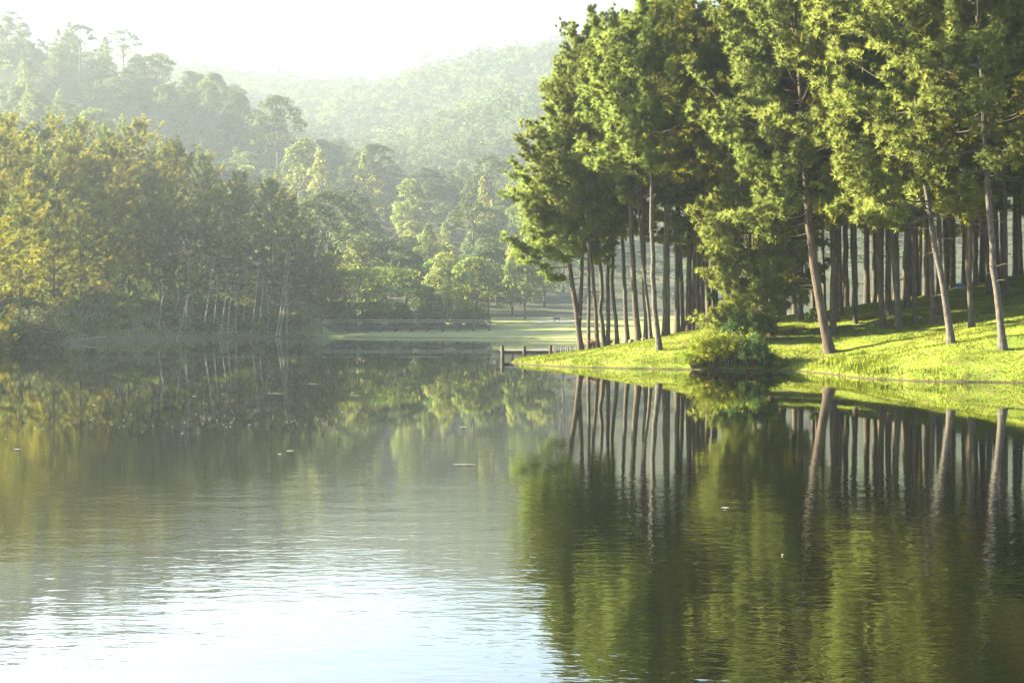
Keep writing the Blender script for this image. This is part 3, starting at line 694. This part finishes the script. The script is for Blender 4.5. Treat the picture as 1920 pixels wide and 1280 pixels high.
# ------------------------------------------------------------------ undergrowth and shrubs
def shrub_meshes(name, seed, W, H, nleaf, leaf, lm, nlobe=14, asp=.55):
    rng = np.random.default_rng(seed); st = MB(); lv = MB()
    C, D = [], []
    for i in range(nlobe):
        az = i * 2.4 + rng.normal(0, .4); rad = W / 2 * math.sqrt((i + .4) / nlobe) * .8
        zz = H * (1 - .5 * (rad / (W / 2)) ** 2) * rng.uniform(.5, .85)
        c = np.array([math.cos(az) * rad, math.sin(az) * rad, zz])
        st.tube(np.stack([np.array([c[0] * .12, c[1] * .12, -.15]), c * np.array([.55, .55, .55]), c]), [.03, .02, .01], 4, 0, False)
        lr = min(W, H) * rng.uniform(.11, .28)
        n = nleaf // nlobe
        d = unit(rng.normal(0, 1, (n, 3))); p = c + d * lr * rng.uniform(.5, 1.08, (n, 1))
        p[:, 2] = np.maximum(p[:, 2], .03)
        C.append(p); D.append(unit(d + UP * .4))
    for i in range(nlobe):                                          # loose sprays that break the outline
        az = rng.uniform(0, 6.3); e = np.array([math.cos(az) * W * rng.uniform(.3, .62), math.sin(az) * W * rng.uniform(.3, .62), H * rng.uniform(.25, 1.08)])
        o = e * np.array([.25, .25, .3]); st.tube(np.stack([o, (o + e) / 2 + UP * .12 * H, e]), [.02, .014, .006], 3, 0, False)
        n = max(12, nleaf // 60); t = rng.uniform(.35, 1.05, (n, 1)); p = o + (e - o) * t + UP * .24 * H * t * (1 - t) + rng.normal(0, .045 * W, (n, 3)); p[:, 2] = np.maximum(p[:, 2], .03)
        C.append(p); D.append(unit(rng.normal(0, .5, (n, 3)) + unit(e) + UP * .5))
    leaf_cards(lv, np.concatenate(C), np.concatenate(D), leaf, rng, 0, asp)
    return st.mesh(name + '_stem', M['bark'], True), lv.mesh(name + '_foliage', M[lm])


def shrub(name, label, cat, loc, me, s=1.0, rz=0.0, group=None, sz=None):
    r = link(name, None, loc=loc); r.rotation_euler = (0, 0, rz); r.scale = (s, s, sz or s)
    tag(r, label, cat, group); link('stem', me[0], r); link('foliage', me[1], r)
    return r


bright = shrub_meshes('sunlit_shrub', 500, 2.7, 2.0, 14000, .09, 'shrub_lit', 24)
deep = shrub_meshes('shaded_shrub', 501, 2.9, 2.3, 12000, .1, 'shrub_dark', 24)
for (px, py, me, s, lab) in [(1338, 689, bright, .9, 'sunlit lime-green bush at the water edge, sunniest of the shoreside clump'), (1366, 687, bright, 1.0, 'tall leafy bush in the middle of the shoreside clump, half in sun'),
                             (1406, 688, deep, .85, 'shade-dark green bush on the shady side of the shoreside clump'), (1425, 640, deep, .85, 'blue-green bush under the sunlit pine branches, uphill of the shoreside clump'), (1385, 642, deep, .8, 'shade-dark bush at the foot of the short sunlit pine')]:
    x, y, z = spit_hit(px, py)
    shrub('shrub', lab, 'bush', (x, y, z - .05), me, s, RNG.uniform(0, 6))
for (px, py, me, s, lab) in [(1300, 690, bright, .5, 'small low bush at the tip-side end of the shoreside clump'), (1318, 676, bright, .55, 'small sunny bush on the lawn just above the shoreside clump'), (1440, 692, deep, .45, 'low dark bush where the shaded inlet begins'), (1462, 690, bright, .35, 'smallest tuft of a bush inside the shaded inlet')]:
    x, y, z = spit_hit(px, py)
    shrub('shrub', lab, 'bush', (x, y, z - .05), me, s, RNG.uniform(0, 6))
sap = shrub_meshes('sapling', 502, 1.5, 1.1, 700, .16, 'shrub_dark', 9)
x, y, z = spit_hit(1532, 604); shrub('sapling', 'small dark leafy sapling between the thick leaning pine and its neighbour', 'sapling', (x, y, z), sap)
pk = shrub_meshes('pink_shrub', 503, 1.3, .85, 1500, .08, 'pink', 12)
x, y, z = spit_hit(1112, 640); shrub('flowering_shrub', 'pink flowering shrub at the foot of the slim pine, nearer the tip', 'flowering shrub', (x, y + .4, z - .05), pk, .95)
x, y, z = spit_hit(1141, 634); shrub('flowering_shrub', 'pink flowering shrub behind the crooked S-bent pine', 'flowering shrub', (x, y + .5, z - .05), pk, .8, 2.0)
cl = shrub_meshes('climber', 504, .9, 1.3, 1100, .11, 'shrub_dark', 9)
x, y, z = spit_hit(1330, 608); shrub('climber', 'leafy climber wrapped round the stout pine behind the bushes', 'climbing plant', (x, y - .1, z + 1.6), cl, .8, sz=1.0)

und = [shrub_meshes('bank_shrub', 520 + i, 4.2, 3.0, 2600, .3, lm, 14) for i, lm in enumerate(['leaf_mid', 'leaf_dark', 'leaf_yellow'])]
n = 0; pl = []
for k in range(4000):
    y = RNG.uniform(142, 272); x = RNG.uniform(-75, -40); d = float(poly_dist(LAND, np.array([x]), np.array([y]))[0])
    if d < .4 or d > 9 or CX + x / y * F < -40: continue
    if any((x - a) ** 2 + (y - b) ** 2 < 2.6 ** 2 for a, b in pl): continue
    pl.append((x, y)); n += 1
    shrub('shrub', 'low bush overhanging the water along the foot of the wooded bank', 'bush', (x, y, float(land_z(x, y)) - .2), und[[0, 1, 0, 2, 1][n % 5]], RNG.uniform(.5, 1.0), RNG.uniform(0, 6), 'bushes along the wooded bank')
    if n >= 62: break
vm = shrub_meshes('vine_mound', 530, 6.5, 5.5, 7000, .3, 'vine', 26, .45)
p = at(62, 640, 152); shrub('vine_mound', 'pale grey-green mound of creeper hanging down the near bank', 'creeper', (p[0] - 1.0, 155, float(land_z(p[0], 155)) - .2), vm)

# ------------------------------------------------------------------ grass on the point
rng = np.random.default_rng(77)
n = 520000
X = rng.uniform(-1, 60, n); Y = rng.uniform(61, 128, n)
u = CX + X / Y * F
keep = (u < 2150) & (rng.uniform(0, 1, n) < np.where(Y < 100, 1, .45))
X, Y = X[keep], Y[keep]; d = poly_dist(SPIT, X, Y); k = d > .03; X, Y, d = X[k], Y[k], d[k]
Z = spit_z(X, Y)
thin = (lumps(X * 1.3 + 3, Y * .8, 1.1) < -.12) & (rng.uniform(0, 1, len(X)) < .7) | (d < .18) & (rng.uniform(0, 1, len(X)) < .35)
X, Y, d, Z = X[~thin], Y[~thin], d[~thin], Z[~thin]
patch = .5 + .5 * lumps(X, Y, .9)
hgt = rng.uniform(.05, .12, len(X)) * (.7 + .7 * patch) * np.where(d < 1.0, 1.7, 1.0)
clump = np.clip(lumps(X * 1.7, Y * 1.7, 1.6) - .25, 0, 1) * np.exp(-d / .9)
hgt *= 1 + 2.2 * clump
inlet = np.exp(-((X - 16.8) ** 2) / 3.5) * np.exp(-((Y - 74) / 7) ** 2)
hgt *= 1 + 2.6 * inlet * rng.uniform(0, 1, len(X))
az = rng.uniform(0, 6.3, len(X)); w = rng.uniform(.012, .026, len(X))
B = np.stack([X, Y, Z - .01], 1); sd = np.stack([np.cos(az) * w, np.sin(az) * w, 0 * w], 1)
tip = B + np.stack([rng.normal(0, .3, len(X)) * hgt, rng.normal(0, .3, len(X)) * hgt, hgt], 1)
gm = MB(); V = np.stack([B - sd, B + sd, tip], 1).reshape(-1, 3); gm.add(V, np.arange(len(V)).reshape(-1, 3), 0, np.repeat(unit(rng.normal(0, .3, (len(X), 3)) + UP), 3, 0))
tag(link('grass', gm.mesh('grass', M['grass_blade'])), 'short sunlit grass covering the point', kind='stuff')

# undergrowth leaves over the steep bank
n = 60000
X = rng.uniform(-110, -38, n); Y = rng.uniform(138, 285, n); d = poly_dist(LAND, X, Y); k = (d > .1) & (d < 45) & (rng.uniform(0, 1, n) < np.exp(-d / 18)); X, Y = X[k], Y[k]
Z = land_z(X, Y) + rng.uniform(.05, 1.3, len(X)) * (.4 + .6 * (lumps(X, Y, .5) + 1) / 2)
um = MB(); leaf_cards(um, np.stack([X, Y, Z], 1), np.repeat(np.array([[.6, -.4, .6]]), len(X), 0), .5, rng, 0)
tag(link('undergrowth', um.mesh('undergrowth', M['leaf_mid'])), 'tangled undergrowth over the wooded bank', kind='stuff')

# ------------------------------------------------------------------ bridge, jetty, stakes and small things
YB = 283.0
br = link('footbridge', None, loc=(-24.6, YB, 0)); tag(br, 'long dark wooden footbridge with railings on posts across the far meadow', 'bridge')
def part(name, mb, mat, parent): return link(name, mb.mesh(name, mat), parent)
x0, x1 = -20.6, 20.4
mb = MB(); mb.box((0, 0, 2.15), (x1 - x0, 2.2, .22)); mb.box((0, -1.02, 1.82), (x1 - x0 - .4, .18, .46)); mb.box((0, 1.02, 1.82), (x1 - x0 - .4, .18, .46)); part('deck', mb, M['wood_dark'], br)
for yy_ in (-1.05, 1.05):
    for zz in (2.78, 3.2):
        mb = MB(); mb.tube([(x0, yy_, zz), (0, yy_, zz + .02), (x1, yy_, zz)], .04, 6); part('rail', mb, M['wood_highlight'], br)
for i in range(14):
    xx_ = x0 + .3 + i * (x1 - x0 - .6) / 13
    for yy_ in (-1.15, 1.15):
        mb = MB(); g = float(land_z(-24.6 + xx_, YB + yy_)) - .3
        mb.tube([(xx_, yy_, g), (xx_, yy_, 1.5), (xx_, yy_, 2.2), (xx_, yy_, 2.3), (xx_, yy_, 3.25)], [.24, .2, .18, .06, .05], 7); part('post', mb, M['wood_dark'], br)

jt = link('jetty', None, loc=(0, 0, 0)); tag(jt, 'low weathered plank jetty on three posts off the tip of the grassy point', 'jetty')
jt.location = (1.1, 107.5, 0)
mb = MB(); mb.box((0, 0, .62), (4.1, .9, .09)); part('deck', mb, M['wood_highlight'], jt)
for yy_ in (-.42, .42):
    mb = MB(); mb.box((0, yy_, .46), (4.05, .12, .22)); part('beam', mb, M['wood_dark'], jt)
for (px, ztop) in ((942, 1.0), (983, .98), (1032, 1.0)):
    xx_ = (px - CX) * 107 / F - 1.1
    mb = MB(); mb.tube([(xx_, -.58, -1.2), (xx_ + .01, -.58, .2), (xx_, -.58, ztop)], [.15, .14, .13], 9); part('post', mb, M['wood_dark'], jt)
for i, (px, hgt_) in enumerate([(1038, .42), (1041, .36), (1052, .34), (1060, .4), (1064, .36), (1069, .34), (1078, .32), (1083, .32)]):
    x, y = (px - CX) * 104 / F, 104.0 - i * .25
    z = float(spit_z(x, y)); zt = CAMZ - (648 - HY) * y / F + .03 * math.sin(i * 3)
    mb = MB(); mb.tube([(0, 0, -.4), (.01, 0, .2), (.02 * math.sin(i), 0, max(.5, zt - z))], [.055, .05, .04], 7)
    o = link('wooden_stake', mb.mesh('stake', M['wood']), loc=(x, y, z)); tag(o, 'short wooden stake in the row between the jetty and the forked pine', 'stake', 'stakes behind the tip of the point')


def stone(px, py, s, label, seed):
    r = np.random.default_rng(seed); x, y, z = spit_hit(px, py)
    a, b = np.meshgrid(np.linspace(0, 2 * PI, 13)[:-1], np.linspace(.05, PI - .05, 8), indexing='ij')
    rad = 1 + .18 * np.sin(a * 3 + seed) * np.sin(b * 2) + .12 * np.sin(a * 5 + b * 4)
    P = np.stack([rad * np.cos(a) * np.sin(b), rad * np.sin(a) * np.sin(b), rad * .7 * np.cos(b)], -1).reshape(-1, 3) * s
    i, j = np.meshgrid(np.arange(12), np.arange(7), indexing='ij'); p = (i * 8 + j).ravel(); q = (((i + 1) % 12) * 8 + j).ravel()
    mb = MB(); mb.add(P, np.concatenate([np.stack([p, p + 1, q + 1], 1), np.stack([p, q + 1, q], 1)]))
    tag(link('stone', mb.mesh('stone', M['stone'], True), loc=(x, y - .3, z + s * .3)), label, 'stone')


stone(1173, 626, .3, 'brown stone in front of the pale-looking pine, topmost of the two', 1)
stone(1183, 625, .22, 'smaller brown stone lying between two pines on the crest', 2)
stone(1206, 620, .18, 'small pale stone beside the thick pine on the crest', 3)

x, y, z = spit_hit(1796, 530)
a, b = np.meshgrid(np.linspace(-1, 1, 15), np.linspace(-1, 1, 11), indexing='ij')
Zt = .34 * np.sqrt(np.maximum(0, 1 - .9 * np.maximum(np.abs(a), np.abs(b)) ** 2.2)) * (1 + .15 * np.sin(a * 6 + b * 3)) - .1
me = grid_mesh('tarp', a * .5, b * .4, Zt, M['blue'])
tag(link('tarp', me, loc=(x, y, z + .02)), 'small bright blue tarp lying on the crest among the pines', 'tarp')

# pale bare patch and bench in the far meadow
th = np.linspace(0, 2 * PI, 25)[:-1]; c = at(1040, 600, 318)
rr_, tt_ = np.meshgrid(np.linspace(0, 1, 8), np.linspace(0, 2 * PI, 40), indexing='ij')
px_ = c[0] + rr_ * np.cos(tt_) * (5.2 + .8 * np.sin(3 * tt_)); py_ = 318 + rr_ * np.sin(tt_) * 9
tag(link('dirt_path', grid_mesh('dirt_path', px_, py_, land_z(px_, py_) + .06, M['sand'])), 'pale bare dirt patch in the far meadow', kind='structure')
bn = link('bench', None, loc=(c[0] + .4, 316, float(land_z(c[0] + .4, 316)))); tag(bn, 'small dark bench on the pale patch of the far meadow', 'bench')
mb = MB(); mb.box((0, 0, .45), (1.5, .4, .06)); part('seat', mb, M['wood_dark'], bn)
mb = MB(); mb.box((0, .2, .75), (1.5, .05, .4)); part('backrest', mb, M['wood_dark'], bn)
for sx in (-.6, .6):
    mb = MB(); mb.box((sx, 0, .2), (.08, .36, .44)); part('leg', mb, M['wood_dark'], bn)

# fallen log at the left bank
p0 = at(140, 641, 193); p1 = at(203, 634, 199)
mb = MB(); L0 = np.array([p0[0], 193, .02]); L1 = np.array([p1[0], 199, .95]); tt = np.linspace(0, 1, 8)[:, None]
mb.tube(L0 + (L1 - L0) * tt + UP * .12 * np.sin(tt * 5), np.linspace(.24, .12, 8), 8); mb.tube(np.stack([L0 + (L1 - L0) * .6, L0 + (L1 - L0) * .7 + UP * .5, L0 + (L1 - L0) * .74 + UP * .9]), [.07, .05, .02], 5)
tag(link('fallen_log', mb.mesh('fallen_log', M['wood'], True)), 'grey fallen log slanting out of the water by the wooded bank', 'log')

# floating leaves, twigs and specks
def flake(rng, Lg, Wd):
    t = np.linspace(0, 2 * PI, 11)[:-1]; r = 1 + rng.normal(0, .12, 10)
    P = np.stack([np.cos(t) * Lg / 2 * r, np.sin(t) * Wd / 2 * r, np.full(10, .012)], 1)
    c1 = np.array([[0, 0, .016]]); c0 = np.array([[0, 0, -.01]])
    V = np.concatenate([P, c1, c0]); q = np.arange(10)
    return V, np.concatenate([np.stack([q, (q + 1) % 10, np.full(10, 10)], 1), np.stack([(q + 1) % 10, q, np.full(10, 11)], 1)])


rng = np.random.default_rng(91)
for (px, py, wpx, name, cat, lab) in [(518, 738, 38, 'floating_stick', 'stick', 'longest glint-white stick floating in the dark reflection of the wooded bank'), (585, 720, 24, 'floating_stick', 'stick', 'thin pale stick floating beyond the longest white one'),
                                      (870, 872, 44, 'floating_stick', 'stick', 'glint-white stick floating in mid-lake off the reflected pines'), (868, 801, 14, 'floating_leaf', 'leaf', 'single glint-white leaf floating beyond the mid-lake stick'),
                                      (543, 846, 15, 'floating_leaf', 'leaf', 'glint-white leaf floating closer to the camera, longer of a pair'), (524, 852, 9, 'floating_leaf', 'leaf', 'glint-white leaf floating closer to the camera, shorter of a pair'),
                                      (32, 843, 14, 'floating_leaf', 'leaf', 'glint-white leaf floating at the dark edge of the lake reflection'), (364, 743, 8, 'floating_leaf', 'leaf', 'glint-white leaf floating below the pale stems reflection'), (176, 760, 9, 'floating_leaf', 'leaf', 'glint-white leaf floating in the darkest water among specks'),
                                      (667, 742, 20, 'floating_stick', 'stick', 'faint thin stick floating over the green reflection'), (1360, 953, 16, 'floating_stick', 'stick', 'thin pale stick floating over the pines reflection'), (1467, 1041, 5, 'floating_leaf', 'leaf', 'pale leaf floating low over the pines reflection')]:
    Y = CAMZ * F / (py - HY)
    mb = MB(); Lg = wpx * Y / F; mb.add(*flake(rng, Lg, min(Lg * .6, (.09 if 'leaf' in name else .06) * max(1, Y / 40))))
    tag(link(name, mb.mesh(name, M['speck']), loc=((px - CX) * Y / F, Y, .004)), lab, cat)
mb = MB()
for k in range(80):
    r = rng.uniform()
    if r < .55:
        px = rng.uniform(-10, 700); py = 803 - px * .028 + rng.normal(0, 9)
    elif r < .8:
        px = rng.uniform(0, 760); py = rng.uniform(690, 800)
    else:
        px = rng.uniform(380, 940); py = rng.uniform(690, 830)
    Y = CAMZ * F / (py - HY); v, f = flake(rng, rng.uniform(.02, .055), rng.uniform(.02, .05)); mb.add(v + np.array([(px - CX) * Y / F, Y, .003]), f)
tag(link('floating_debris', mb.mesh('floating_debris', M['speck'])), 'scattered glint-pale specks drifting on the dark water', kind='stuff')

# ------------------------------------------------------------------ haze
m, nt, N, L = new_mat('haze_air'); out = N('ShaderNodeOutputMaterial'); vol = N('ShaderNodeVolumePrincipled')
vol.inputs['Color'].default_value = (.27, .33, .395, 1); vol.inputs['Density'].default_value = HAZE_DENSITY; vol.inputs['Anisotropy'].default_value = HAZE_G
vol.inputs['Density Attribute'].default_value = ''; vol.inputs['Color Attribute'].default_value = ''; vol.inputs['Temperature Attribute'].default_value = ''
L(vol.outputs[0], out.inputs['Volume'])
try: m.cycles.homogeneous_volume = True
except Exception: pass
mb = MB(); mb.box(((-1300 + 1600) / 2, 1150, 168), (2900, 2600, 342))
tag(link('haze', mb.mesh('haze', m)), 'pale morning haze filling the valley', kind='stuff')

# ------------------------------------------------------------------ light, world, camera
w = bpy.data.worlds.new('World'); S.world = w; w.use_nodes = True
nt = w.node_tree; bg = nt.nodes['Background']; sky = nt.nodes.new('ShaderNodeTexSky'); sky.sky_type = 'NISHITA'; sky.sun_disc = False
sky.sun_elevation = SUN_EL; sky.sun_rotation = -SUN_AZ; sky.dust_density = 2.2; sky.air_density = 1.0; sky.ozone_density = 1.0
nt.links.new(sky.outputs[0], bg.inputs[0]); bg.inputs[1].default_value = SKY_STRENGTH
sd_ = bpy.data.lights.new('sun', 'SUN'); sd_.energy = SUN_STRENGTH; sd_.angle = math.radians(.5); sd_.color = (1.0, .85, .54)
so = link('sun', sd_)
from mathutils import Vector
to_sun = Vector((-math.sin(SUN_AZ) * math.cos(SUN_EL), math.cos(SUN_AZ) * math.cos(SUN_EL), math.sin(SUN_EL)))
so.rotation_euler = to_sun.to_track_quat('Z', 'Y').to_euler()
so.location = (-60, 40, 60)
cd = bpy.data.cameras.new('camera'); cam = link('camera', cd, loc=(0, 0, CAMZ)); cam.rotation_euler = (math.radians(90), 0, 0)
cd.sensor_width = 36; cd.lens = F / 1920 * 36; cd.shift_y = -(640 - HY) / 1920; cd.clip_start = .1; cd.clip_end = 6000
S.camera = cam
S.view_settings.view_transform = 'Standard'; S.view_settings.look = 'None'; S.view_settings.exposure = EXPOSURE; S.view_settings.gamma = 1
c = S.cycles
c.max_bounces = 7; c.diffuse_bounces = 2; c.glossy_bounces = 3; c.transmission_bounces = 3; c.volume_bounces = 2; c.transparent_max_bounces = 4
c.use_denoising = True
c.sample_clamp_indirect = 8
